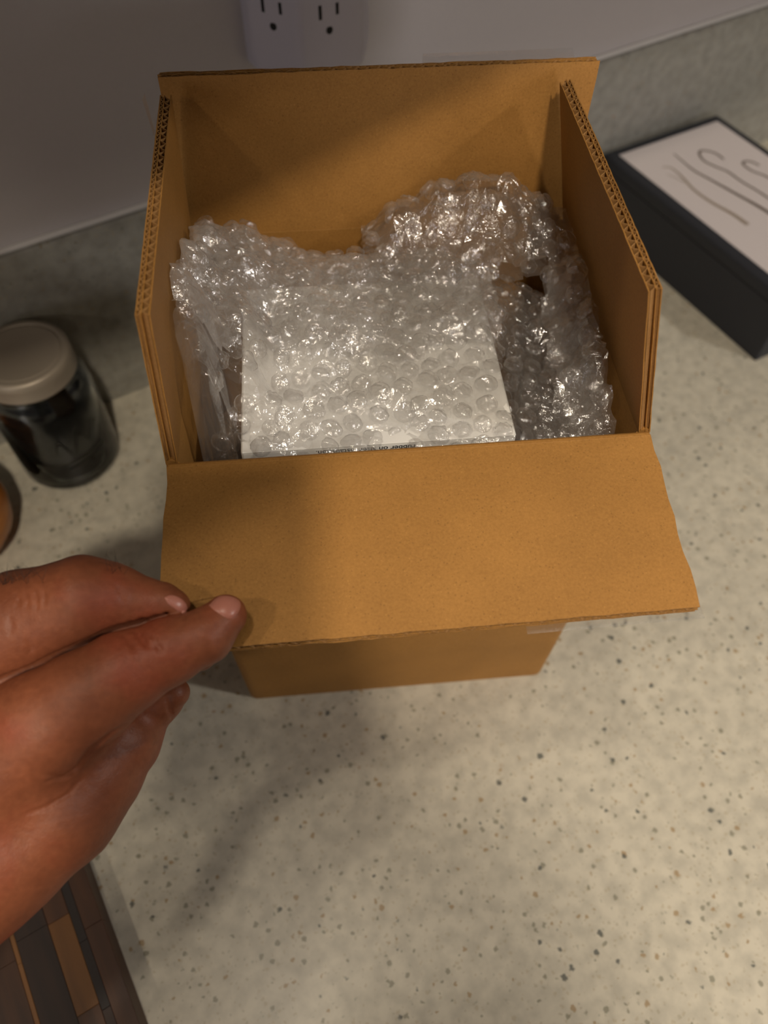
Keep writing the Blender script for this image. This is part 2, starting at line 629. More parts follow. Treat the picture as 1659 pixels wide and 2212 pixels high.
def flap(pts, up, seed):
    """a flap of double-wall board. pts: crease start, crease end, outer start, outer end (mid-thickness world points).
    up = world direction of the inside face. Three liners joined in one mesh; the two wavy mediums are a sub-part."""
    rnd = random.Random(seed)
    a, b_, c, d = [Vector(p) for p in pts]
    nrm = (b_ - a).cross(c - a).normalized()
    if nrm.dot(Vector(up)) < 0:
        nrm = -nrm
    NU, NV = 44, 10
    L = (b_ - a).length
    V, F = [], []

    def P(s, t, off, wob=True):
        p = a.lerp(b_, s).lerp(c.lerp(d, s), t)
        return p + nrm * off

    # liners: inside face, middle, outside face
    for o0, o1 in ((TH / 2 - 0.0005, TH / 2), (-0.0008, -0.0004), (-TH / 2, -TH / 2 + 0.0005)):
        base = len(V)
        e0 = [rnd.uniform(-0.0035, 0.002) for _ in range(NV + 1)]
        e1 = [rnd.uniform(-0.0035, 0.002) for _ in range(NV + 1)]
        ev = [rnd.uniform(-0.006, 0.0) for _ in range(NU + 1)]
        for off in (o0, o1):
            for i in range(NU + 1):
                for j in range(NV + 1):
                    s, t = i / NU, j / NV
                    if i == 0:
                        s += e0[j]
                    if i == NU:
                        s -= e1[j]
                    if j == NV:
                        t += ev[i]
                    V.append(P(s, t, off))
        m_ = (NU + 1) * (NV + 1)
        q = lambda k, i, j: base + k * m_ + i * (NV + 1) + j
        for i in range(NU):
            for j in range(NV):
                F.append((q(1, i, j), q(1, i + 1, j), q(1, i + 1, j + 1), q(1, i, j + 1)))
                F.append((q(0, i, j + 1), q(0, i + 1, j + 1), q(0, i + 1, j), q(0, i, j)))
        for i in range(NU):
            F.append((q(0, i, NV), q(1, i, NV), q(1, i + 1, NV), q(0, i + 1, NV)))
            F.append((q(1, i, 0), q(0, i, 0), q(0, i + 1, 0), q(1, i + 1, 0)))
        for j in range(NV):
            F.append((q(0, 0, j), q(1, 0, j), q(1, 0, j + 1), q(0, 0, j + 1)))
            F.append((q(1, NU, j), q(0, NU, j), q(0, NU, j + 1), q(1, NU, j + 1)))
    # rolled score line at the hinge
    tv, tf = tube_verts([a.lerp(b_, k / 12) for k in range(13)], TH / 2 * 1.04, 12)
    base = len(V)
    V += tv
    F += [tuple(base + x for x in f) for f in tf]
    bmm = bmesh.new()
    vs = [bmm.verts.new(v) for v in V]
    for f in F:
        bmm.faces.new([vs[k] for k in f])
    fl = world_child(bm_obj('flap', bmm, KRAFT), carton)
    # wavy mediums
    V, F = [], []
    for lo_, hi_, per in ((-0.0004, TH / 2 - 0.0005, 0.0052), (-TH / 2 + 0.0005, -0.0008, 0.0033)):
        nseg = max(8, int(L / per * 10))
        ph = rnd.uniform(0, 6)
        base = len(V)
        for i in range(nseg + 1):
            s = i / nseg
            y = (0.5 + 0.5 * math.sin(2 * math.pi * s * L / per + ph)) * (hi_ - lo_) + lo_
            for t in (0.03, 0.996):
                for dd in (-0.00014, 0.00014):
                    V.append(P(s, t, min(max(y + dd, lo_), hi_)))
        for i in range(nseg):
            k = base + i * 4
            F.append((k, k + 4, k + 6, k + 2))
            F.append((k + 1, k + 3, k + 7, k + 5))
            F.append((k + 2, k + 6, k + 7, k + 3))
    flu = link_mesh('fluting', V, F, FLUTE)
    flu.parent = fl
    return fl


FA = -0.10192
ff_y, ff_z = -BF * math.cos(FA), BH + BF * math.sin(FA)
front_flap = flap([(-BW - 0.001, 0, BH), (BW + 0.001, 0, BH), (-BW - 0.0025, ff_y - 0.001, ff_z), (BW, ff_y, ff_z)], (0, 0, 1), 1)
front_flap['label'] = 'wide front flap folded out towards the hand'
back_flap = flap([(-BW, BD, BH), (BW, BD, BH), (-BW + 0.0015, 0.1637, 0.3433), (BW, 0.1637, 0.3433)], (0, -1, 0), 2)
back_flap['label'] = 'wide back flap standing upright against the wall side'
sl = flap([(-BW, 0.003, BH), (-BW, 0.1515, BH), (-0.0950, 0.0053, 0.3433), (-0.0960, 0.1457, 0.3433)], (1, 0, 0), 3)
sl['label'] = 'narrow left flap standing upright'
sr = flap([(BW, 0.003, BH), (BW, 0.1515, BH), (0.0838, 0.0058, 0.3414), (0.0838, 0.1494, 0.3414)], (-1, 0, 0), 4)
sr['label'] = 'narrow right flap leaning inwards'


def tape_strip(pts, parent):
    V = [Vector(p) for p in pts]
    nn = (V[1] - V[0]).cross(V[3] - V[0]).normalized() * 0.00012
    bmm = bmesh.new()
    top = [bmm.verts.new(v + nn) for v in V]
    bot = [bmm.verts.new(v - nn) for v in V]
    bmm.faces.new(top)
    bmm.faces.new(bot[::-1])
    k = len(V)
    for i in range(k):
        bmm.faces.new((top[i], bot[i], bot[(i + 1) % k], top[(i + 1) % k]))
    o = bm_obj('tape', bmm, TAPE)
    world_child(o, carton)
    return o


zf = ff_z - TH / 2
# clear packing tape left along the cut edges of the flaps
tape_strip([(0.035, ff_y - 0.0030, zf - 0.0003), (BW + 0.003, ff_y - 0.0024, zf - 0.0003), (BW + 0.0026, ff_y + 0.028, zf + 0.0025), (0.035, ff_y + 0.028, zf + 0.0025)], carton)
tape_strip([(-BW - 0.0035, 0.1405, 0.3445), (-BW - 0.0030, 0.1462, 0.3440), (-BW - 0.0025, 0.1462, 0.3270), (-BW - 0.0025, 0.1415, 0.3270)], carton)
tape_strip([(0.02, 0.1665, 0.3468), (BW - 0.012, 0.1665, 0.3470), (BW - 0.002, 0.1660, 0.322), (0.02, 0.1660, 0.322)], carton)

# ------------------------------------------------------------------ white carton in the box
PX0, PX1, PY0, PY1, PZ = -0.0755, 0.0505, 0.0175, 0.128, 0.2500
white = empty('white_carton', ((PX0 + PX1) / 2, (PY0 + PY1) / 2, 0.0055))
tag(white, 'plain white carton standing in the box under clear bubble wrap', 'carton')
bm = bmesh.new()
box_bm(bm, PX0, PX1, PY0, PY1, 0.0055, PZ, 0.0012)
world_child(bm_obj('carton_body', bm, WHITE_CARD), white)
bm = bmesh.new()
box_bm(bm, PX0 + 0.0008, PX1 - 0.0008, PY0 - 0.00025, PY0 + 0.03, PZ - 0.0005, PZ + 0.00035, 0.0002)
world_child(bm_obj('tuck_flap', bm, WHITE_CARD), white)
fc = bpy.data.curves.new('printed_line', 'FONT')
fc.body = 'rubber on after installation.'
fc.size = 0.0046
fc.offset = 0.00006
fc.extrude = 0.00002
fc.align_x = 'LEFT'
tob = bpy.data.objects.new('printed_line', fc)
COL.objects.link(tob)
dg = bpy.context.evaluated_depsgraph_get()
dg.update()
tme = bpy.data.meshes.new_from_object(tob.evaluated_get(dg))
bpy.data.objects.remove(tob, do_unlink=True)
tme.materials.clear()
tme.materials.append(INK)
txt = bpy.data.objects.new('printed_line', tme)
COL.objects.link(txt)
tw = max(v.co.x for v in tme.vertices)
tme.transform(Matrix.Diagonal((0.0455 / tw, 0.0040 / 0.0046, 1, 1)))
tw = 0.0455
# upside down on the front face: the sentence ends at the left
txt.matrix_world = Matrix.Identity(4)
# rotate in the face plane by 180 degrees, keep it facing the front
Mx = Matrix.Translation((-0.0418 + tw, PY0 - 0.00045, PZ - 0.0015)) @ Matrix(((-1, 0, 0, 0), (0, 0, -1, 0), (0, -1, 0, 0), (0, 0, 0, 1)))
tme.transform(Mx)
world_child(txt, white)
txt['label'] = 'line of small black print, upside down'

# ------------------------------------------------------------------ bubble wrap
rnd = random.Random(7)


def fbm(x, y, z, sc, oct_=3):
    s, a, t = 0.0, 1.0, 0.0
    for k in range(oct_):
        s += a * mnoise.noise((x * sc, y * sc, z * sc))
        t += a
        a *= 0.5
        sc *= 2.1
    return s / t


def ridge(x, y, z, sc):
    v = 1 - abs(mnoise.noise((x * sc, y * sc, z * sc))) * 2
    v2 = 1 - abs(mnoise.noise((x * sc * 2.3 + 5, y * sc * 2.3, z * sc * 2.3 + 9))) * 2
    return v * 0.65 + v2 * 0.35


def idw(ctrl, power=3.0):
    C = np.array(ctrl)

    def f(x, y):
        d2 = (C[:, 0] - x) ** 2 + (C[:, 1] - y) ** 2 + 1e-6
        ww = d2 ** (-power / 2)
        return float((ww * C[:, 2]).sum() / ww.sum())
    return f


def dome(seed):
    """one air bubble: rim ring, slumped side, dented crown"""
    r = random.Random(seed)
    seg, rings = 16, 4
    wk, wa, wp = r.choice((3, 4, 5, 6, 7)), r.uniform(0.02, 0.12), r.uniform(0, 6.28)
    rad, hh = 0.0049, r.uniform(0.0030, 0.0042)
    flat = r.uniform(0.55, 0.85)
    dents = [(r.uniform(0, 6.28), r.uniform(0.2, 0.8), r.uniform(0.0004, 0.0016)) for _ in range(3)]
    V, F = [], []
    for i in range(rings):
        t = i / rings
        ph = t * math.pi / 2
        for k in range(seg):
            an = 2 * math.pi * k / seg
            rr = rad * math.cos(ph) ** flat * (1 + (wa * math.sin(wk * an + wp) * math.sin(2 * ph)))
            z = hh * math.sin(ph) ** 0.75 * (1 + 0.9 * wa * math.sin(wk * an + wp + 1.3))
            for da, dr, dd in dents:
                dx, dy = rr * math.cos(an) - rad * dr * math.cos(da), rr * math.sin(an) - rad * dr * math.sin(da)
                z -= dd * math.exp(-(dx * dx + dy * dy) / (2 * 0.0016 ** 2)) * (t > 0)
            V.append((rr * math.cos(an), rr * math.sin(an), z))
    top = hh
    for da, dr, dd in dents:
        dx, dy = rad * dr * math.cos(da), rad * dr * math.sin(da)
        top -= dd * math.exp(-(dx * dx + dy * dy) / (2 * 0.0016 ** 2))
    V.append((0, 0, top))
    for i in range(rings - 1):
        for k in range(seg):
            k2 = (k + 1) % seg
            F.append((i * seg + k, i * seg + k2, (i + 1) * seg + k2, (i + 1) * seg + k))
    for k in range(seg):
        F.append(((rings - 1) * seg + k, (rings - 1) * seg + (k + 1) % seg, rings * seg))
    me = bpy.data.meshes.new('bubble')
    me.from_pydata(V, [], F)
    me.materials.append(BUBBLE)
    me.polygons.foreach_set('use_smooth', np.full(len(F), seed % 3 != 0, dtype=bool))
    return me


DOMES = [dome(100 + k) for k in range(10)]


def wrap_sheet(parent, fz, region, seed, crumple, hexoff, bubbles=True, res=0.0026, tilt=0.0, pitch=0.0112, mat=None):
    """one ply of bubble wrap laid over the contents: film mesh + bubble children.
    region(x, y) -> True where the ply exists"""
    r = random.Random(seed)
    xs = np.arange(-0.0940, 0.0936, res)
    ys = np.arange(0.0035, 0.1535, res)
    zz = np.full((len(xs), len(ys)), np.nan)

    def H(x, y):
        z = fz(x, y)
        z += crumple * 0.9 * fbm(x, y, seed * 1.7, 38, 3)
        z += crumple * 0.55 * (ridge(x + 0.004 * mnoise.noise((x * 60, y * 60, seed)), y, seed, 75) - 0.4)
        return z
    V, idm = [], -np.ones((len(xs), len(ys)), dtype=int)
    for i, x in enumerate(xs):
        for j, y in enumerate(ys):
            if region(x, y):
                z = H(x, y)
                zz[i, j] = z
                idm[i, j] = len(V)
                jx = r.uniform(-0.0009, 0.0009)
                jy = r.uniform(-0.0009, 0.0009)
                V.append((min(max(x + jx, -0.0945), 0.094), min(max(y + jy, 0.003), 0.1538), z + r.uniform(-0.0006, 0.0006)))
    F = []
    for i in range(len(xs) - 1):
        for j in range(len(ys) - 1):
            q = (idm[i, j], idm[i + 1, j], idm[i + 1, j + 1], idm[i, j + 1])
            if min(q) >= 0:
                if r.random() < 0.5:
                    F += [(q[0], q[1], q[2]), (q[0], q[2], q[3])]
                else:
                    F += [(q[0], q[1], q[3]), (q[1], q[2], q[3])]
    fo = link_mesh('film', V, F, mat or FILM, smooth=False)
    world_child(fo, parent)
    cnt = 0
    if bubbles:
        ca, sa = math.cos(tilt), math.sin(tilt)
        for a in range(-20, 21):
            for b_ in range(-24, 25):
                gx = a * pitch + (b_ % 2) * pitch / 2 + hexoff[0]
                gy = b_ * pitch * 0.866 + hexoff[1]
                x, y = gx * ca - gy * sa, 0.075 + gx * sa + gy * ca
                x += r.gauss(0, 0.0009)
                y += r.gauss(0, 0.0009)
                if not (-0.0905 < x < 0.0900 and 0.0085 < y < 0.1485) or not region(x, y):
                    continue
                e = 0.003
                z = H(x, y)
                gzx = (H(x + e, y) - H(x - e, y)) / (2 * e)
                gzy = (H(x, y + e) - H(x, y - e)) / (2 * e)
                nrm = Vector((-gzx, -gzy, 1)).normalized()
                nrm = (nrm + Vector((r.gauss(0, 0.18), r.gauss(0, 0.18), 0))).normalized()
                me = DOMES[r.randrange(len(DOMES))]
                o = bpy.data.objects.new('bubble', me)
                COL.objects.link(o)
                q = nrm.to_track_quat('Z', 'Y').to_matrix().to_4x4()
                sx = r.uniform(0.86, 1.1)
                M = Matrix.Translation((x, y, z - 0.0004)) @ q @ Matrix.Rotation(r.uniform(0, 6.28), 4, 'Z') @ Matrix.Diagonal((sx, sx * r.uniform(0.85, 1.05), r.uniform(0.55, 1.15), 1))
                o.parent = fo
                o.matrix_local = M
                cnt += 1
    return fo, cnt


wrap_a = empty('bubble_wrap', (0, BD / 2, 0.0055))
tag(wrap_a, 'clear bubble wrap draped over the white carton, bulging at the left', 'bubble wrap')
main_ctrl = [
    # over the carton
    (-0.065, 0.02, 0.2530), (-0.03, 0.02, 0.2522), (0.01, 0.02, 0.2522), (0.045, 0.02, 0.2530),
    (-0.055, 0.05, 0.2575), (-0.02, 0.05, 0.2555), (0.02, 0.05, 0.2555), (0.045, 0.05, 0.2560),
    (-0.055, 0.085, 0.266), (-0.02, 0.085, 0.266), (0.02, 0.085, 0.265), (0.045, 0.085, 0.262),
    (-0.055, 0.118, 0.270), (-0.02, 0.118, 0.270), (0.02, 0.115, 0.266), (0.045, 0.108, 0.261),
    (-0.05, 0.142, 0.262), (-0.02, 0.142, 0.256), (0.02, 0.140, 0.250),
    # puffed pillow against the left flap
    (-0.090, 0.115, 0.294), (-0.092, 0.09, 0.306), (-0.092, 0.06, 0.314), (-0.090, 0.042, 0.310), (-0.086, 0.031, 0.296),
    (-0.076, 0.10, 0.288), (-0.075, 0.07, 0.288), (-0.073, 0.048, 0.278), (-0.075, 0.032, 0.262),
    (-0.090, 0.020, 0.225), (-0.080, 0.018, 0.232), (-0.088, 0.008, 0.205), (-0.090, 0.135, 0.280), (-0.075, 0.13, 0.277), (-0.09, 0.148, 0.262), (-0.075, 0.148, 0.262),
    (-0.06, 0.006, 0.238), (0.0, 0.006, 0.238),
    # right side: spans the gap beside the carton to the right wall
    (0.062, 0.105, 0.254), (0.062, 0.07, 0.249), (0.06, 0.04, 0.244), (0.06, 0.01, 0.238),
    (0.075, 0.085, 0.252), (0.076, 0.055, 0.248), (0.076, 0.025, 0.244), (0.074, 0.008, 0.236),
    (0.090, 0.06, 0.248), (0.092, 0.03, 0.246), (0.092, 0.01, 0.240), (0.09, 0.09, 0.246), (0.08, 0.13, 0.240)]
f_main = idw(main_ctrl, 3.2)


def reg_main(x, y):
    lim = 0.147 + 0.004 * mnoise.noise((x * 70, 3.1, 0))
    if x > -0.045:
        lim = 0.134 - 0.02 * max(0, x - 0.02) / 0.08 + 0.005 * mnoise.noise((x * 60, 1.1, 0))
    return y < lim


f1, c1 = wrap_sheet(wrap_a, f_main, reg_main, 3, 0.0052, (0.0, 0.0), tilt=0.25)
f_under = lambda x, y: f_main(x, y) - 0.0065 - 0.002 * math.sin(x * 90)
inside = lambda x, y: not (PX0 - 0.004 < x < PX1 + 0.004 and y < 0.075) and reg_main(x, y)
f2, c2 = wrap_sheet(wrap_a, lambda x, y: max(f_main(x, y) - 0.0065, (PZ + 0.0015) if (PX0 - 0.003 < x < PX1 + 0.003 and PY0 < y < PY1 + 0.002) else 0), inside, 11, 0.004, (0.004, 0.003), bubbles=False, tilt=-0.3)

wrap_sheet(wrap_a, lambda x, y: f_main(x, y) + 0.004 + 0.003 * math.sin(x * 70 + y * 50), lambda x, y: reg_main(x, y) and y > 0.062 + 0.012 * mnoise.noise((x * 40, 0.3, 2)) - 0.6 * max(0, -0.06 - x) and x < 0.055 + 0.01 * mnoise.noise((0.2, y * 50, 1)), 17, 0.0048, (0.003, 0.006), tilt=0.8, mat=FILM_MILKY)

# the same wrap tucked down between the carton and the left wall
wrap_sheet(wrap_a, lambda x, y: 0.206 + (x + 0.0935) * 2.3 + 0.25 * max(0, y - 0.02), lambda x, y: x < -0.0765 and y < 0.052, 41, 0.003, (0.001, 0.002), res=0.0018, tilt=0.2, pitch=0.0062)

wrap_b = empty('bubble_wrap', (0.05, BD / 2 + 0.02, 0.0055))
tag(wrap_b, 'clear bubble wrap bunched up high in the back right corner of the box', 'bubble wrap')
back_ctrl = [
    (-0.012, 0.148, 0.268), (-0.005, 0.135, 0.276), (0.01, 0.135, 0.290), (0.01, 0.148, 0.280), (0.03, 0.135, 0.300), (0.03, 0.15, 0.290),
    (0.045, 0.135, 0.304), (0.045, 0.15, 0.294), (0.06, 0.135, 0.302), (0.06, 0.15, 0.292), (0.075, 0.135, 0.292), (0.075, 0.15, 0.280), (0.088, 0.135, 0.280), (0.09, 0.15, 0.262),
    (0.01, 0.115, 0.272), (0.03, 0.115, 0.280), (0.05, 0.112, 0.282), (0.07, 0.11, 0.276), (0.09, 0.11, 0.278), (0.092, 0.09, 0.280),
    (0.072, 0.085, 0.258), (0.092, 0.065, 0.279), (0.092, 0.045, 0.274), (0.078, 0.06, 0.257), (0.091, 0.03, 0.268), (0.092, 0.016, 0.260), (0.080, 0.03, 0.252), (0.09, 0.006, 0.246), (0.078, 0.01, 0.244),
    (0.04, 0.095, 0.264)]
f_back = idw(back_ctrl, 3.2)


def reg_back(x, y):
    j = 0.004 * mnoise.noise((x * 55, y * 55, 4.4))
    if y > 0.1 + j and x > -0.012 + 0.6 * max(0, 0.13 - y) + j:
        return True
    return x > 0.073 + j and y > 0.006


f3, c3 = wrap_sheet(wrap_b, f_back, reg_back, 21, 0.0056, (0.002, 0.001), tilt=0.5)
f4, c4 = wrap_sheet(wrap_b, lambda x, y: f_back(x, y) - 0.009, reg_back, 29, 0.005, (0.006, 0.004), bubbles=False, tilt=-0.15)

# ------------------------------------------------------------------ dark gift box with a white printed lid panel
GH = 0.0735
gA = np.array([0.2665, 0.5205])
gl_dir = np.array([0.4070, -0.9134])          # along its long left side, towards the viewer
gw_dir = np.array([0.9134, 0.4070])
gB = np.array([0.36968, 0.28706])
GL = float(np.dot(gB - gA, gl_dir))
GW = 0.153
gift = empty('cutlery_box', (gA[0] + gl_dir[0] * GL / 2 + gw_dir[0] * GW / 2, gA[1] + gl_dir[1] * GL / 2 + gw_dir[1] * GW / 2, 0.0), math.atan2(gw_dir[1], gw_dir[0]))
tag(gift, 'charcoal gift box with a white lid panel picturing cutlery, right of the cardboard box', 'box')
CHAR = plain('charcoal_card', rgb(44, 46, 52), rough=0.55, spec=0.35, bump=0.05, bscale=500)
PANEL = plain('white_print_panel', rgb(214, 206, 206), rough=0.4)
bm = bmesh.new()
box_bm(bm, -GW / 2, GW / 2, -GL / 2, GL / 2, 0.0, GH - 0.014, 0.0015)
bm_obj('base', bm, CHAR, gift)
bm = bmesh.new()
box_bm(bm, -GW / 2 - 0.0015, GW / 2 + 0.0015, -GL / 2 - 0.0015, GL / 2 + 0.0015, GH - 0.0145, GH, 0.0035, 3)
lid = bm_obj('lid', bm, CHAR, gift)
bm = bmesh.new()
box_bm(bm, -GW / 2 + 0.010, GW / 2 - 0.009, -GL / 2 + 0.008, GL / 2 - 0.010, GH - 0.001, GH + 0.0004, 0.0001, 1)
panel = bm_obj('lid_panel', bm, PANEL, lid)
panel['label'] = 'white panel printed with spoons and forks'
PRINT = plain('cutlery_print', rgb(92, 78, 66), rough=0.45)
PRINT2 = plain('cutlery_print_pale', rgb(150, 136, 122), rough=0.45)


def gift_local(u, v):
    """pixel on the lid plane -> box-local x, y"""
    d = ray(u, v)
    p = CAM + d * ((GH - CAM[2]) / d[2])
    q = p[:2] - np.array(gift.location[:2])
    return float(q @ gw_dir), float(q @ -gl_dir)


def ribbon(name, px, wid, mat):
    """flat printed stroke on the lid"""
    P = [Vector(gift_local(*p)) for p in px]
    V, F = [], []
    for i, p in enumerate(P):
        t = (P[min(i + 1, len(P) - 1)] - P[max(i - 1, 0)]).normalized()
        nn = Vector((-t.y, t.x))
        for s in (-1, 1):
            q = p + nn * wid[i] * s
            V.append((q.x, q.y, GH + 0.0005))
        if i:
            k = len(V)
            F.append((k - 4, k - 3, k - 1, k - 2))
    return link_mesh(name, V, F, mat, lid)


def spline(P, n=8):
    out = []
    P = [np.array(p, float) for p in P]
    for i in range(len(P) - 1):
        p0, p1, p2, p3 = P[max(i - 1, 0)], P[i], P[i + 1], P[min(i + 2, len(P) - 1)]
        for k in range(n):
            t = k / n
            out.append(0.5 * ((2 * p1) + (-p0 + p2) * t + (2 * p0 - 5 * p1 + 4 * p2 - p3) * t * t + (-p0 + 3 * p1 - 3 * p2 + p3) * t ** 3))
    out.append(P[-1])
    return out


def stroke(name, px, w0, w1, mat):
    S_ = spline(px)
    n_ = len(S_)
    return ribbon(name, S_, [w0 + (w1 - w0) * i / (n_ - 1) for i in range(n_)], mat)


stroke('printed_spoon', [(1563, 345), (1545, 332), (1520, 326), (1510, 331), (1520, 348), (1548, 362), (1572, 372), (1600, 392), (1640, 416), (1690, 450)], 0.0012, 0.0013, PRINT)
stroke('printed_spoon', [(1640, 358), (1622, 350), (1607, 350), (1606, 357), (1624, 370), (1650, 380), (1690, 400)], 0.0012, 0.0013, PRINT)
stroke('printed_fork', [(1455, 333), (1475, 350), (1500, 370), (1540, 392), (1590, 420), (1640, 448), (1690, 480)], 0.0006, 0.0024, PRINT)
stroke('printed_fork', [(1430, 362), (1450, 364), (1475, 385), (1500, 412), (1540, 440), (1580, 462), (1615, 486)], 0.0006, 0.0026, PRINT2)
stroke('printed_fork', [(1440, 378), (1462, 386), (1480, 396)], 0.0004, 0.0006, PRINT2)

# ------------------------------------------------------------------ outlet tap on the wall
tap = empty('outlet_adapter', (0, 0, 0))
PR = 0.034


def wall_pt(u, v, o):
    """where a photo pixel meets the vertical plane o in front of the backsplash face"""
    d = ray(u, v)
    n3 = np.array([WN[0], WN[1], 0])
    q0 = np.array([W0[0] + WN[0] * o, W0[1] + WN[1] * o, 0])
    p = CAM + d * (((q0 - CAM) @ n3) / (d @ n3))
    return float((p[:2] - W0) @ WD), float(p[2])


a_l, z_b = wall_pt(551, 140, 0.004)
a_m, _ = wall_pt(648, 60, PR)
a_r, _ = wall_pt(784, 40, PR)
z_b -= 0.004
z_t = z_b + 0.115
tloc = wall_xy(a_l, -0.008)
tap.location = (tloc[0], tloc[1], z_b)
tap.rotation_euler = (0, 0, WANG)
tag(tap, 'white plug-in outlet adapter on the wall behind the box', 'outlet')
# local: x along wall, -y out of the wall, z up
xm, xr = a_m - a_l, a_r - a_l
prof = [(0, 0), (0, -0.012), (xm, -PR - 0.008), (xr, -PR - 0.008), (xr + xm, -0.012), (xr + xm, 0)]
bm = bmesh.new()
bt = [bm.verts.new((x, y, 0)) for x, y in prof]
tp = [bm.verts.new((x, y, 0.115)) for x, y in prof]
bm.faces.new(bt[::-1])
bm.faces.new(tp)
for i in range(len(prof)):
    j = (i + 1) % len(prof)
    bm.faces.new((bt[i], bt[j], tp[j], tp[i]))
bmesh.ops.bevel(bm, geom=[e for e in bm.edges if not (abs(e.verts[0].co.y) < 1e-6 and abs(e.verts[1].co.y) < 1e-6)], offset=0.003, segments=3, profile=0.5, affect='EDGES')
tbody = bm_obj('housing', bm, WHITE_PLASTIC, tap)


def receptacle(p0, p1, cxf, zc):
    """slots on the face between local plan points p0 -> p1, at fraction cxf along it"""
    a, b_ = Vector((*p0, 0)), Vector((*p1, 0))
    t = (b_ - a).normalized()
    nn = Vector((t.y, -t.x, 0))
    c = a.lerp(b_, cxf) + Vector((0, 0, zc))
    for nm, dx, dz, ww, hh in (('slot', -0.00635, 0.0, 0.0022, 0.0085), ('slot', 0.00635, 0.0, 0.0022, 0.0070), ('ground_hole', 0.0, -0.0118, 0.0050, 0.0052)):
        bmm = bmesh.new()
        seg = 4 if nm == 'slot' else 12
        ring = []
        for k in range(seg):
            if nm == 'slot':
                ox, oz = ((-1, -1), (1, -1), (1, 1), (-1, 1))[k]
                ox, oz = ox * ww / 2, oz * hh / 2
            else:
                an = 2 * math.pi * k / seg
                ox, oz = ww / 2 * math.cos(an), hh / 2 * min(math.sin(an), 0.8)
            ring.append((ox, oz))
        fr = [bmm.verts.new(c + t * (dx + x) + Vector((0, 0, dz + z)) + nn * 0.0002) for x, z in ring]
        bk = [bmm.verts.new(c + t * (dx + x) + Vector((0, 0, dz + z)) - nn * 0.003) for x, z in ring]
        bmm.faces.new(fr)
        bmm.faces.new(bk[::-1])
        for i in range(seg):
            j = (i + 1) % seg
            bmm.faces.new((fr[i], bk[i], bk[j], fr[j]))
        bm_obj(nm, bmm, DARK, tap)


ar_, zr_ = wall_pt(710, 23, PR)
receptacle(prof[2], prof[3], (ar_ - a_m) / (a_r - a_m), zr_ - z_b)
receptacle(prof[1], prof[2], 0.47, zr_ - z_b + 0.0035)

# ------------------------------------------------------------------ mason jar
GLASSM, nt, ns, ln, b = new_mat('jar_glass')
b.inputs['Base Color'].default_value = (0.90, 0.95, 0.94, 1)
b.inputs['Roughness'].default_value = 0.02
b.inputs['Transmission Weight'].default_value = 1.0
b.inputs['IOR'].default_value = 1.45
LIDM = plain('dull_tin', rgb(158, 148, 134), rough=0.45, metal=0.35, bump=0.05, bscale=300)
COFFEE = plain('dark_grounds', rgb(26, 23, 21), rough=0.8, bump=0.6, bscale=900)
jar = empty('mason_jar', (-0.2550, 0.2275, 0.0))
tag(jar, 'glass mason jar with a dull metal screw lid and dark contents', 'jar')
bm = bmesh.new()
JR = 0.0375
lathe_bm(bm, [(0, 0.003), (0.024, 0.0025), (0.031, 0.0), (0.0350, 0.002), (0.0372, 0.007), (JR, 0.013), (JR, 0.078), (0.0365, 0.088), (0.0335, 0.096), (0.0312, 0.100), (0.0306, 0.112), (0.0306, 0.119),
              (0.0280, 0.119), (0.0280, 0.100), (0.0310, 0.094), (0.0342, 0.086), (0.0350, 0.078), (0.0350, 0.016), (0.0330, 0.010), (0.028, 0.0075), (0, 0.0075)], 72)
jar.scale = (1.06, 1.06, 1.0)
bm_obj('glass', bm, GLASSM, jar, True)
bm = bmesh.new()
lathe_bm(bm, [(0, 0.0300), (0.0276, 0.0305), (0.0326, 0.0320), (0.0346, 0.0350), (0.0346, 0.078), (0.0338, 0.0858), (0.0306, 0.0936), (0.0276, 0.0990), (0.0276, 0.104), (0.018, 0.106), (0, 0.107)], 64)
bm_obj('contents', bm, COFFEE, jar, True)
bm = bmesh.new()
lathe_bm(bm, [(0.0309, 0.1035), (0.0330, 0.1030), (0.0334, 0.1045), (0.0326, 0.1060), (0.0332, 0.1085), (0.0326, 0.1105), (0.0332, 0.1130), (0.0330, 0.1195), (0.0318, 0.1210), (0.0285, 0.1212), (0.0278, 0.1204), (0.0278, 0.1196), (0.0309, 0.1193), (0.0309, 0.1035)], 72)
bm_obj('lid_band', bm, LIDM, jar, True)
bm = bmesh.new()
lathe_bm(bm, [(0, 0.1202), (0.0240, 0.1202), (0.0256, 0.1208), (0.0270, 0.1208), (0.0284, 0.1200), (0.0306, 0.1196), (0.0306, 0.1192), (0, 0.1192)], 72)
bm_obj('lid_disc', bm, LIDM, jar, True)
# raised script-like embossing on the glass, facing the room
P = []
for k in range(60):
    t = k / 59
    ang = R(-78) + t * R(58)
    zz_ = 0.050 + 0.010 * math.sin(t * 15.0) * (1 - 0.4 * t) + 0.006 * t
    P.append(((JR + 0.0002) * math.cos(ang), (JR + 0.0002) * math.sin(ang), zz_))
V, F = tube_verts(P, 0.0007, 6)
link_mesh('embossing', V, F, GLASSM, jar, True)
P = [((JR + 0.0002) * math.cos(R(-74) + t / 20 * R(52)), (JR + 0.0002) * math.sin(R(-74) + t / 20 * R(52)), 0.030 + 0.003 * math.sin(t / 20 * 3)) for t in range(21)]
V, F = tube_verts(P, 0.0008, 6)
link_mesh('embossing', V, F, GLASSM, jar, True)

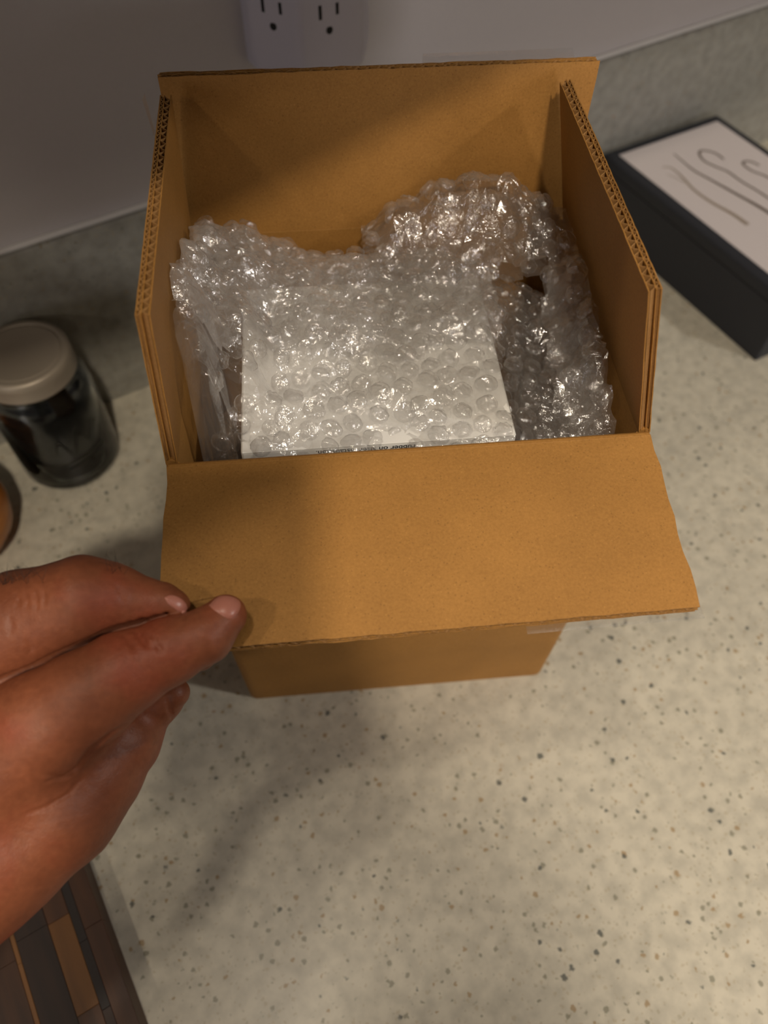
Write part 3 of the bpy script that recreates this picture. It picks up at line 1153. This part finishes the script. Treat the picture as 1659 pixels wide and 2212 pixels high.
# ------------------------------------------------------------------ amber wooden bowl at the left edge
AMBER = wood('amber_wood', rgb(150, 84, 26), rgb(196, 124, 48), 20, rough=0.35)
bowl = empty('wooden_bowl', (-0.3285, 0.1440, 0.0))
tag(bowl, 'amber brown round wooden bowl cut off by the left edge', 'bowl')
bm = bmesh.new()
lathe_bm(bm, [(0, 0.0), (0.024, 0.0), (0.026, 0.003), (0.036, 0.010), (0.0455, 0.024), (0.0485, 0.040), (0.0465, 0.056), (0.0440, 0.060), (0.0425, 0.058), (0.0440, 0.042), (0.041, 0.026), (0.03, 0.012), (0, 0.008)], 64)
bm_obj('bowl_shell', bm, AMBER, bowl, True)
bm = bmesh.new()
lathe_bm(bm, [(0.0412, 0.0575), (0.0430, 0.0588), (0.0445, 0.0612), (0.0432, 0.0630), (0.0405, 0.0622), (0.0400, 0.0595), (0.0412, 0.0575)], 64)
bm_obj('rim', bm, AMBER, bowl, True)

# ------------------------------------------------------------------ dark striped cutting board
bdir = np.array([0.0430, -0.0892])
bdir = bdir / np.linalg.norm(bdir)
board = empty('cutting_board', (-0.2030, -0.1003, 0.0), math.atan2(-bdir[0], bdir[1]) + math.pi)
tag(board, 'dark wooden cutting board made of glued strips, under the wrist', 'cutting board')
woods = {'walnut': wood('walnut', rgb(30, 20, 17), rgb(48, 31, 24), 22, rough=0.55),
         'dark': wood('wenge', rgb(20, 15, 15), rgb(33, 24, 22), 25, rough=0.55),
         'amber': wood('amber_strip', rgb(84, 52, 20), rgb(106, 68, 28), 20, rough=0.5),
         'red': wood('red_strip', rgb(52, 30, 18), rgb(74, 44, 24), 22, rough=0.5),
         'pale': wood('pale_inlay', rgb(104, 68, 32), rgb(128, 86, 44), 18, rough=0.5)}
# local: +y away along the edge from the viewer's left end, -x into the board
stripes = [(0.0, 0.0105, 'red'), (0.0105, 0.0155, 'dark'), (0.0155, 0.028, 'amber'), (0.028, 0.046, 'walnut'), (0.046, 0.0485, 'pale'), (0.0485, 0.066, 'red'), (0.066, 0.10, 'dark'), (0.10, 0.125, 'walnut'), (0.125, 0.150, 'dark')]
rb = random.Random(4)
for s0, s1, wn in stripes:
    cuts = [-0.30, rb.uniform(-0.20, -0.12), rb.uniform(-0.10, -0.075), rb.uniform(-0.05, -0.02), 0.02]
    seq = [wn, {'dark': 'walnut', 'walnut': 'dark', 'amber': 'red', 'red': 'amber', 'pale': 'amber'}[wn], wn, 'red' if wn == 'amber' else wn]
    for (y0, y1), w_ in zip(zip(cuts[:-1], cuts[1:]), seq):
        bm = bmesh.new()
        box_bm(bm, -s1 + 0.00003, -s0 - 0.00003, y0 + 0.00003, y1 - 0.00003, 0.0, 0.0195 + rb.uniform(-0.0002, 0.0002), 0.0002, 1)
        o = bm_obj('strip', bm, woods[w_], board)

# ------------------------------------------------------------------ the person: left hand and arm reaching in
def cone_sdf(G, pts, k=0.003):
    """smooth chain of tapered capsules; pts: [(xyz, r)]"""
    out = None
    for (a, ra), (b_, rb_) in zip(pts[:-1], pts[1:]):
        a, b_ = np.asarray(a, np.float32), np.asarray(b_, np.float32)
        ab = b_ - a
        L2 = float(ab @ ab)
        t = np.clip(((G - a) @ ab) / L2, 0, 1)
        d = np.sqrt((((G - a) - t[..., None] * ab) ** 2).sum(-1)) - (ra + (rb_ - ra) * t)
        out = d if out is None else (smin(out, d, k) if k else np.minimum(out, d))
    return out


def smin(a, b_, k):
    hh = np.maximum(k - np.abs(a - b_), 0.0) / k
    return np.minimum(a, b_) - hh * hh * k * 0.25


def J(u, v, d, rpx):
    return (at(u, v, d), rpx * d / FPX)


thumb = [J(487, 1330, 0.2790, 46), J(443, 1374, 0.2765, 58), J(365, 1406, 0.2755, 72), J(265, 1453, 0.2735, 90), J(185, 1508, 0.2730, 106), J(95, 1565, 0.2730, 118), J(-20, 1670, 0.2735, 130)]
index = [J(378, 1309, 0.2815, 33), J(350, 1303, 0.2815, 42), J(300, 1302, 0.2820, 56), J(240, 1296, 0.2815, 78), J(180, 1298, 0.2805, 96), J(120, 1322, 0.2815, 101), J(50, 1344, 0.2825, 112), J(-60, 1392, 0.2830, 120)]
middle = [J(440, 1335, 0.3020, 42), J(330, 1306, 0.3030, 44), J(250, 1296, 0.3020, 56), J(160, 1310, 0.300, 80), J(0, 1380, 0.297, 90), J(-110, 1450, 0.293, 100)]
ring = [J(430, 1410, 0.3080, 40), J(330, 1400, 0.3130, 50), J(230, 1420, 0.316, 62), J(100, 1440, 0.314, 74), J(-60, 1500, 0.308, 90), J(-150, 1560, 0.303, 100)]
little = [J(378, 1496, 0.3005, 32), J(345, 1512, 0.3030, 48), J(285, 1560, 0.3060, 66), J(190, 1600, 0.310, 76), J(60, 1640, 0.310, 95), J(-80, 1680, 0.305, 105)]
palm = [J(255, 1600, 0.2990, 92), J(185, 1665, 0.2940, 122), J(120, 1735, 0.2890, 140), J(20, 1810, 0.2840, 150), J(-90, 1872, 0.2800, 164)]
palm2 = [J(-60, 1420, 0.288, 110), J(-130, 1640, 0.286, 150), J(-130, 1840, 0.281, 160)]
palm3 = [J(40, 1560, 0.290, 110), J(-110, 1560, 0.292, 140)]
elbow = (-0.330, -0.405, 0.185)
fore = [J(-90, 1872, 0.2800, 164), J(-260, 2010, 0.276, 185), (np.array([-0.255, -0.275, 0.210]), 0.037), (np.array(elbow), 0.046)]


def hand_sdf(G):
    dt = cone_sdf(G, thumb)
    dp = smin(cone_sdf(G, palm), cone_sdf(G, palm2), 0.02)
    dp = smin(dp, cone_sdf(G, palm3), 0.02)
    dp = smin(dp, cone_sdf(G, fore), 0.012)
    dp = smin(dp, cone_sdf(G, little), 0.004)
    di = cone_sdf(G, index)
    dm = cone_sdf(G, middle)
    dr = cone_sdf(G, ring)
    d = smin(dt, dp, 0.008)
    f_ = smin(smin(di, dm, 0.002), dr, 0.003)
    return smin(d, f_, 0.0007)


def trace_many(uv, sdf, d0=0.15):
    """march photo rays to the skin, all at once"""
    Rr = np.array([ray(u, v) for u, v in uv])
    ln_ = np.linalg.norm(Rr, axis=1)
    d = np.full(len(Rr), d0)
    for _ in range(60):
        d += np.clip(sdf((CAM + Rr * d[:, None]).astype(np.float32)), -0.004, 0.05) / ln_ * 0.8
    return CAM + Rr * d[:, None], d < 0.40


CREASES = [
    # photo polylines of skin folds: points, radius, bite
    ([(292, 1362), (300, 1372), (310, 1386), (323, 1402)], 0.0013, 0.0004),
    ([(330, 1388), (342, 1398), (350, 1412)], 0.0011, 0.0003),
    ([(268, 1370), (280, 1385), (292, 1405)], 0.0010, 0.0002),
    ([(100, 1690), (140, 1680), (170, 1660), (182, 1640), (200, 1618), (240, 1585), (275, 1565)], 0.0016, 0.0007),
    ([(95, 1672), (130, 1682), (155, 1678)], 0.0010, 0.0006),
    ([(50, 1760), (100, 1745), (150, 1715), (178, 1680)], 0.0009, 0.0004),
    ([(363, 1505), (366, 1530), (374, 1553)], 0.0010, 0.0004),
    ([(60, 1382), (66, 1400), (66, 1418)], 0.0007, 0.0002),
    ([(20, 1330), (24, 1352), (22, 1372)], 0.0007, 0.0002),
    ([(250, 1262), (262, 1282), (266, 1300)], 0.0007, 0.0002),
    ([(318, 1366), (332, 1376), (340, 1386)], 0.0007, 0.0002),
    ([(34, 1282), (40, 1298), (40, 1314)], 0.0007, 0.0002),
    ([(52, 1274), (58, 1294), (60, 1318)], 0.0007, 0.0002),
    ([(70, 1268), (78, 1290), (80, 1322)], 0.0007, 0.0002),
    ([(92, 1272), (96, 1292), (96, 1312)], 0.0007, 0.0002),
]
crease_caps = []
for pl, cr, bite in CREASES:
    pts = []
    for (u0, v0), (u1, v1) in zip(pl[:-1], pl[1:]):
        for k in range(4):
            pts.append((u0 + (u1 - u0) * k / 4, v0 + (v1 - v0) * k / 4))
    pts.append(pl[-1])
    w3, ok = trace_many(pts, hand_sdf)
    w3 = [p + (CAM - p) / np.linalg.norm(CAM - p) * cr * 0.10 for p, k_ in zip(w3, ok) if k_]
    if len(w3) > 1:
        crease_caps.append(([(p, cr * (0.35 + 0.65 * math.sin(math.pi * (i + 0.5) / len(w3)))) for i, p in enumerate(w3)], bite))

# the tight fold where thumb and index finger press together
vu, vv = [], []
for u in range(-60, 372, 12):
    col = [(u, v) for v in range(1300, 1500, 3)]
    Qc, _k = trace_many(col, hand_sdf)
    Qc = Qc.astype(np.float32)
    df_ = cone_sdf(Qc, thumb) - cone_sdf(Qc, index)
    sg_ = np.where((df_[:-1] > 0) & (df_[1:] <= 0))[0]
    if len(sg_):
        p = Qc[sg_[-1]].astype(float)
        vu.append(p + (p - CAM) / np.linalg.norm(p - CAM) * 0.0011)
for _ in range(6):
    vu = [vu[0]] + [(a_ + 2 * b_ + c_) / 4 for a_, b_, c_ in zip(vu[:-2], vu[1:-1], vu[2:])] + [vu[-1]]
fold = [(p, 0.0018 if i_ < len(vu) - 4 else 0.0010) for i_, p in enumerate(vu)]


def full_sdf(G):
    d = hand_sdf(G)
    for pts, bite in crease_caps:
        A = np.array([p for p, r in pts])
        lo_, hi_ = A.min(0) - 0.004, A.max(0) + 0.004
        m_ = ((G > lo_) & (G < hi_)).all(-1)
        if m_.any():
            c = cone_sdf(G[m_], pts, 0)
            k = 0.0005
            a_, b2 = d[m_], -c
            hh = np.maximum(k - np.abs(a_ - b2), 0) / k
            d[m_] = np.maximum(a_, b2) + hh * hh * k * 0.25
    if len(fold) > 1:
        A = np.array([p for p, r in fold])
        m_ = ((G > A.min(0) - 0.004) & (G < A.max(0) + 0.004)).all(-1)
        if m_.any():
            a_, b2, k = d[m_], -cone_sdf(G[m_], fold, 0.0004), 0.0012
            hh = np.maximum(k - np.abs(a_ - b2), 0) / k
            d[m_] = np.maximum(a_, b2) + hh * hh * k * 0.25
    return d


def surface_nets(sdf, lo_, hi_, step):
    nx, ny, nz = [int(math.ceil((h_ - l_) / step)) + 1 for l_, h_ in zip(lo_, hi_)]
    gx = lo_[0] + step * np.arange(nx)
    gy = lo_[1] + step * np.arange(ny)
    gz = lo_[2] + step * np.arange(nz)
    q = 4
    cs = [lo_[k] + step * q * np.arange(int(math.ceil((n_ - 1) / q)) + 1) for k, n_ in enumerate((nx, ny, nz))]
    G = np.stack(np.meshgrid(*cs, indexing='ij'), -1).astype(np.float32)
    Dc = sdf(G.reshape(-1, 3)).reshape(G.shape[:3])
    ix, iy, iz = [np.minimum((np.arange(n_) + q // 2) // q, len(c) - 1) for n_, c in zip((nx, ny, nz), cs)]
    D = Dc[np.ix_(ix, iy, iz)].astype(np.float32)
    near = np.argwhere(np.abs(D) < step * q * 1.6)
    P_ = np.stack([gx[near[:, 0]], gy[near[:, 1]], gz[near[:, 2]]], 1).astype(np.float32)
    D[near[:, 0], near[:, 1], near[:, 2]] = sdf(P_)
    S_ = D < 0
    cells = np.zeros((nx - 1, ny - 1, nz - 1), np.int8)
    for a in (0, 1):
        for b2 in (0, 1):
            for c in (0, 1):
                cells += S_[a:nx - 1 + a, b2:ny - 1 + b2, c:nz - 1 + c]
    act = (cells > 0) & (cells < 8)
    ids = -np.ones(act.shape, np.int64)
    I = np.argwhere(act)
    ids[act] = np.arange(len(I))
    acc = np.zeros((len(I), 3))
    cnt = np.zeros(len(I))
    corners = [(a, b2, c) for a in (0, 1) for b2 in (0, 1) for c in (0, 1)]
    for c0 in corners:
        for ax in range(3):
            if c0[ax] == 0:
                c1_ = list(c0)
                c1_[ax] = 1
                d0 = D[I[:, 0] + c0[0], I[:, 1] + c0[1], I[:, 2] + c0[2]]
                d1 = D[I[:, 0] + c1_[0], I[:, 1] + c1_[1], I[:, 2] + c1_[2]]
                m_ = (d0 < 0) != (d1 < 0)
                t = np.where(m_, d0 / np.where(m_, d0 - d1, 1), 0)
                p = np.tile(np.array(c0, float), (len(I), 1))
                p[:, ax] += t
                acc[m_] += p[m_]
                cnt[m_] += 1
    V = (I + acc / cnt[:, None]) * step + np.array(lo_)
    F = []
    for ax in range(3):
        o1, o2 = (ax + 1) % 3, (ax + 2) % 3
        sl0 = [slice(None)] * 3
        sl1 = [slice(None)] * 3
        sl0[ax] = slice(0, -1)
        sl1[ax] = slice(1, None)
        cr_ = S_[tuple(sl0)] != S_[tuple(sl1)]
        E_ = np.argwhere(cr_)
        ok = (E_[:, o1] > 0) & (E_[:, o2] > 0) & (E_[:, o1] < D.shape[o1] - 1) & (E_[:, o2] < D.shape[o2] - 1)
        E_ = E_[ok]
        q = []
        for da, db in ((-1, -1), (0, -1), (0, 0), (-1, 0)):
            X = E_.copy()
            X[:, o1] += da
            X[:, o2] += db
            q.append(ids[X[:, 0], X[:, 1], X[:, 2]])
        Q = np.stack(q, 1)
        flip = ~S_[E_[:, 0], E_[:, 1], E_[:, 2]]
        Q[flip] = Q[flip][:, ::-1]
        F.append(Q)
    return V, np.concatenate(F)


HV, HF = surface_nets(full_sdf, (-0.275, -0.30, 0.15), (-0.060, 0.035, 0.305), 0.00085)

A3 = lambda *p: np.array(p)
SHX = 0.205


def cam_local(x, y, z):
    """a point near the phone: right of, above, behind its lens"""
    return CAM + CR @ np.array([x, y, z])


def grip_sdf(G):
    """the right hand closed around the lower half of the phone"""
    L_ = lambda x, y, z, r_: (cam_local(x, y, z), r_)
    d = cone_sdf(G, [L_(0.034, -0.170, 0.036, 0.028), L_(0.032, -0.125, 0.026, 0.024), L_(0.030, -0.085, 0.018, 0.019)])
    d = smin(d, cone_sdf(G, [L_(0.010, -0.150, 0.032, 0.020), L_(0.020, -0.105, 0.030, 0.016)]), 0.02)
    for y, r_ in ((-0.066, 0.0085), (-0.084, 0.0090), (-0.102, 0.0085), (-0.118, 0.0075)):
        d = smin(d, cone_sdf(G, [L_(0.034, y - 0.006, 0.016, r_ * 1.15), L_(0.026, y, -0.006, r_), L_(-0.010, y + 0.003, -0.0085, r_ * 0.92), L_(-0.044, y + 0.004, -0.0060, r_ * 0.8)]), 0.003)
    d = smin(d, cone_sdf(G, [L_(0.026, -0.110, 0.032, 0.013), L_(0.020, -0.075, 0.028, 0.0105), L_(0.002, -0.052, 0.0215, 0.0085)]), 0.006)
    return d


def torso_sdf(G, grow=0.0):
    d = None
    for y_ in (-0.60,):
        for x0, x1 in ((-0.10, 0.10),):
            for sx in (x0, 0.0, x1):
                c_ = cone_sdf(G, [(A3(sx * 1.05, -0.600, 0.44), 0.085), (A3(sx * 1.05, -0.60, 0.25), 0.115), (A3(sx * 0.95, -0.60, 0.0), 0.105), (A3(sx * 1.05, -0.60, -0.12), 0.115)])
                d = c_ if d is None else smin(d, c_, 0.06)
    d = smin(d, cone_sdf(G, [(A3(-SHX, -0.60, 0.465), 0.058), (A3(0, -0.60, 0.50), 0.06), (A3(SHX, -0.60, 0.465), 0.058)]), 0.05)
    return d - grow


def body_sdf(G):
    d = torso_sdf(G)
    # left arm down to the elbow and along the forearm
    d = smin(d, cone_sdf(G, [(A3(-SHX, -0.60, 0.46), 0.056), (A3(-0.29, -0.49, 0.32), 0.050), (A3(*elbow), 0.045), (A3(-0.268, -0.294, 0.207), 0.038), (A3(-0.246, -0.262, 0.2115), 0.0345)]), 0.03)
    # right arm bent, holding the phone up in front
    d = smin(d, cone_sdf(G, [(A3(SHX, -0.60, 0.46), 0.056), (A3(0.205, -0.57, 0.33), 0.050), (A3(0.165, -0.515, 0.235), 0.044), (A3(0.07, -0.430, 0.355), 0.039), (cam_local(0.034, -0.165, 0.035), 0.029)]), 0.03)
    # neck and head looking down
    d = smin(d, cone_sdf(G, [(A3(0.0, -0.60, 0.53), 0.058), (A3(0.0, -0.585, 0.66), 0.055)]), 0.03)
    HY = -0.14
    hd = smin(cone_sdf(G, [(A3(0.0, -0.462 + HY, 0.80), 0.082), (A3(0.0, -0.440 + HY, 0.755), 0.078)]), cone_sdf(G, [(A3(0.0, -0.430 + HY, 0.725), 0.062), (A3(0.0, -0.395 + HY, 0.665), 0.036)]), 0.03)
    hd = smin(hd, cone_sdf(G, [(A3(0, -0.368 + HY, 0.765), 0.010), (A3(0, -0.345 + HY, 0.722), 0.013)]), 0.012)
    for sg in (-1, 1):
        hd = smin(hd, cone_sdf(G, [(A3(sg * 0.080, -0.47 + HY, 0.775), 0.012), (A3(sg * 0.078, -0.458 + HY, 0.735), 0.009)]), 0.008)
    return smin(d, hd, 0.02)


BV, BFc = surface_nets(body_sdf, (-0.42, -0.76, -0.26), (0.36, -0.20, 0.93), 0.010)
pc = cam_local(0.0, -0.1, 0.015)
GV, GF = surface_nets(grip_sdf, pc - 0.125, pc + 0.125, 0.0028)
allV = np.concatenate([HV, BV, GV])
allF = HF.tolist() + (BFc + len(HV)).tolist() + (GF + len(HV) + len(BV)).tolist()
person = link_mesh('person', allV, allF, SKIN, smooth=True)
tag(person, 'bare left hand and forearm pinching the corner of the front flap', 'person')
SV, SF = surface_nets(lambda G: np.maximum(torso_sdf(G, 0.008), -0.11 - G[:, 2]), (-0.34, -0.78, -0.16), (0.34, -0.40, 0.60), 0.010)
link_mesh('shirt', SV, SF.tolist(), plain('shirt_cloth', rgb(62, 66, 76), rough=0.85), person, True)
KV, KF = surface_nets(lambda G: np.maximum(cone_sdf(G, [(A3(0.0, -0.610, 0.808), 0.088), (A3(0.0, -0.595, 0.76), 0.084)]), 0.74 + 0.9 * (G[:, 1] + 0.62) - G[:, 2]), (-0.12, -0.74, 0.58), (0.12, -0.46, 0.93), 0.008)
link_mesh('hair', KV, KF.tolist(), plain('brown_hair', rgb(52, 36, 26), rough=0.6), person, True)
for sg in (-1, 1):
    bm = bmesh.new()
    bmesh.ops.create_uvsphere(bm, u_segments=16, v_segments=10, radius=0.012, matrix=Matrix.Translation((sg * 0.031, -0.512, 0.752)))
    bm_obj('eye', bm, plain('eye_white', rgb(226, 222, 216), rough=0.2), person, True)


def nail(name, poly, lift, squash=1.0):
    """a curved nail plate laid on the fingertip; poly = outline in the photo"""
    c = np.mean(poly, axis=0)
    rings = 6
    V, F = [], []
    n_ = 28
    P_ = spline(list(poly) + [poly[0]], 8)[:-1]
    idx_ = np.linspace(0, len(P_), n_, endpoint=False).astype(int)
    P_ = [P_[i] for i in idx_]

    uvs, lifts = [tuple(c)], [lift]
    for k in range(1, rings + 1):
        s_ = k / rings
        for p in P_:
            uvs.append(tuple(c + (np.array(p) - c) * s_))
            lifts.append(lift * (1 - 0.5 * s_ ** 6) if k < rings else -0.0003)
    Q, ok = trace_many(uvs, full_sdf)
    e = 0.0004
    g = np.stack([full_sdf((Q + dv).astype(np.float32)) - full_sdf((Q - dv).astype(np.float32)) for dv in np.eye(3) * e], 1)
    g /= np.linalg.norm(g, axis=1)[:, None]
    V = list(Q + g * np.array(lifts)[:, None])
    for i in range(n_):
        F.append((0, 1 + i, 1 + (i + 1) % n_))
    for k in range(1, rings):
        for i in range(n_):
            j = (i + 1) % n_
            F.append((1 + (k - 1) * n_ + i, 1 + k * n_ + i, 1 + k * n_ + j, 1 + (k - 1) * n_ + j))
    bmm = bmesh.new()
    vs = [bmm.verts.new(v) for v in V]
    for f in F:
        bmm.faces.new([vs[k] for k in f])
    return bm_obj(name, bmm, NAIL, person, True)


nail('thumb_nail', np.array([(448, 1308), (467, 1288), (492, 1285), (517, 1294), (522, 1311), (511, 1331), (494, 1338), (465, 1322)]), 0.0005)
nail('index_nail', np.array([(353, 1290), (368, 1284), (386, 1289), (400, 1300), (407, 1314), (400, 1324), (385, 1322), (363, 1305)]), 0.0005)

# fine dark hairs on the back of the hand
rh = random.Random(12)
uvh = [(rh.uniform(-40, 95), rh.uniform(1232, 1262) - 0.12 * 0) for _ in range(46)] + [(rh.uniform(232, 268), rh.uniform(1222, 1242)) for _ in range(10)]
uvh = [(u, max(v, 1262 - 0.36 * u + 4 if u < 140 else v)) for u, v in uvh]
Qh, okh = trace_many(uvh, hand_sdf)
V, F = [], []
upv = CR @ np.array([0.25, 1.0, 0.35])
for q, k_ in zip(Qh, okh):
    if not k_:
        continue
    d_ = upv + np.array([rh.gauss(0, 0.5), rh.gauss(0, 0.35), rh.gauss(0, 0.3)])
    d_ /= np.linalg.norm(d_)
    side = np.cross(d_, CR[:, 2])
    ln_h = rh.uniform(0.004, 0.008)
    bend = rh.uniform(-0.5, 0.5)
    tv, tf = tube_verts([q + d_ * ln_h * t + side * bend * ln_h * t * t for t in (0, 0.33, 0.66, 1.0)], [0.00006, 0.00006, 0.00005, 0.00002], 4)
    base = len(V)
    V += tv
    F += [tuple(base + x for x in f) for f in tf]
hh_ = link_mesh('hand_hair', V, F, plain('dark_hair', rgb(40, 30, 24), rough=0.5), person)
hh_['kind'] = 'stuff'

# ------------------------------------------------------------------ the phone the picture is taken with
phone = empty('smartphone', tuple(cam_local(-0.021, -0.0675, 0.0085)))
phone.rotation_euler = CROT
tag(phone, 'black smartphone held over the counter in the right hand', 'phone')
bm = bmesh.new()
box_bm(bm, -0.037, 0.037, -0.0775, 0.0775, -0.0042, 0.0042, 0.0036, 3)
bm_obj('phone_body', bm, plain('phone_black', rgb(24, 24, 27), rough=0.3), phone)
bm = bmesh.new()
box_bm(bm, -0.0345, 0.0345, -0.0745, 0.0745, 0.0041, 0.0045, 0.0001, 1)
bm_obj('screen', bm, plain('screen_glass', rgb(10, 10, 12), rough=0.1), phone)
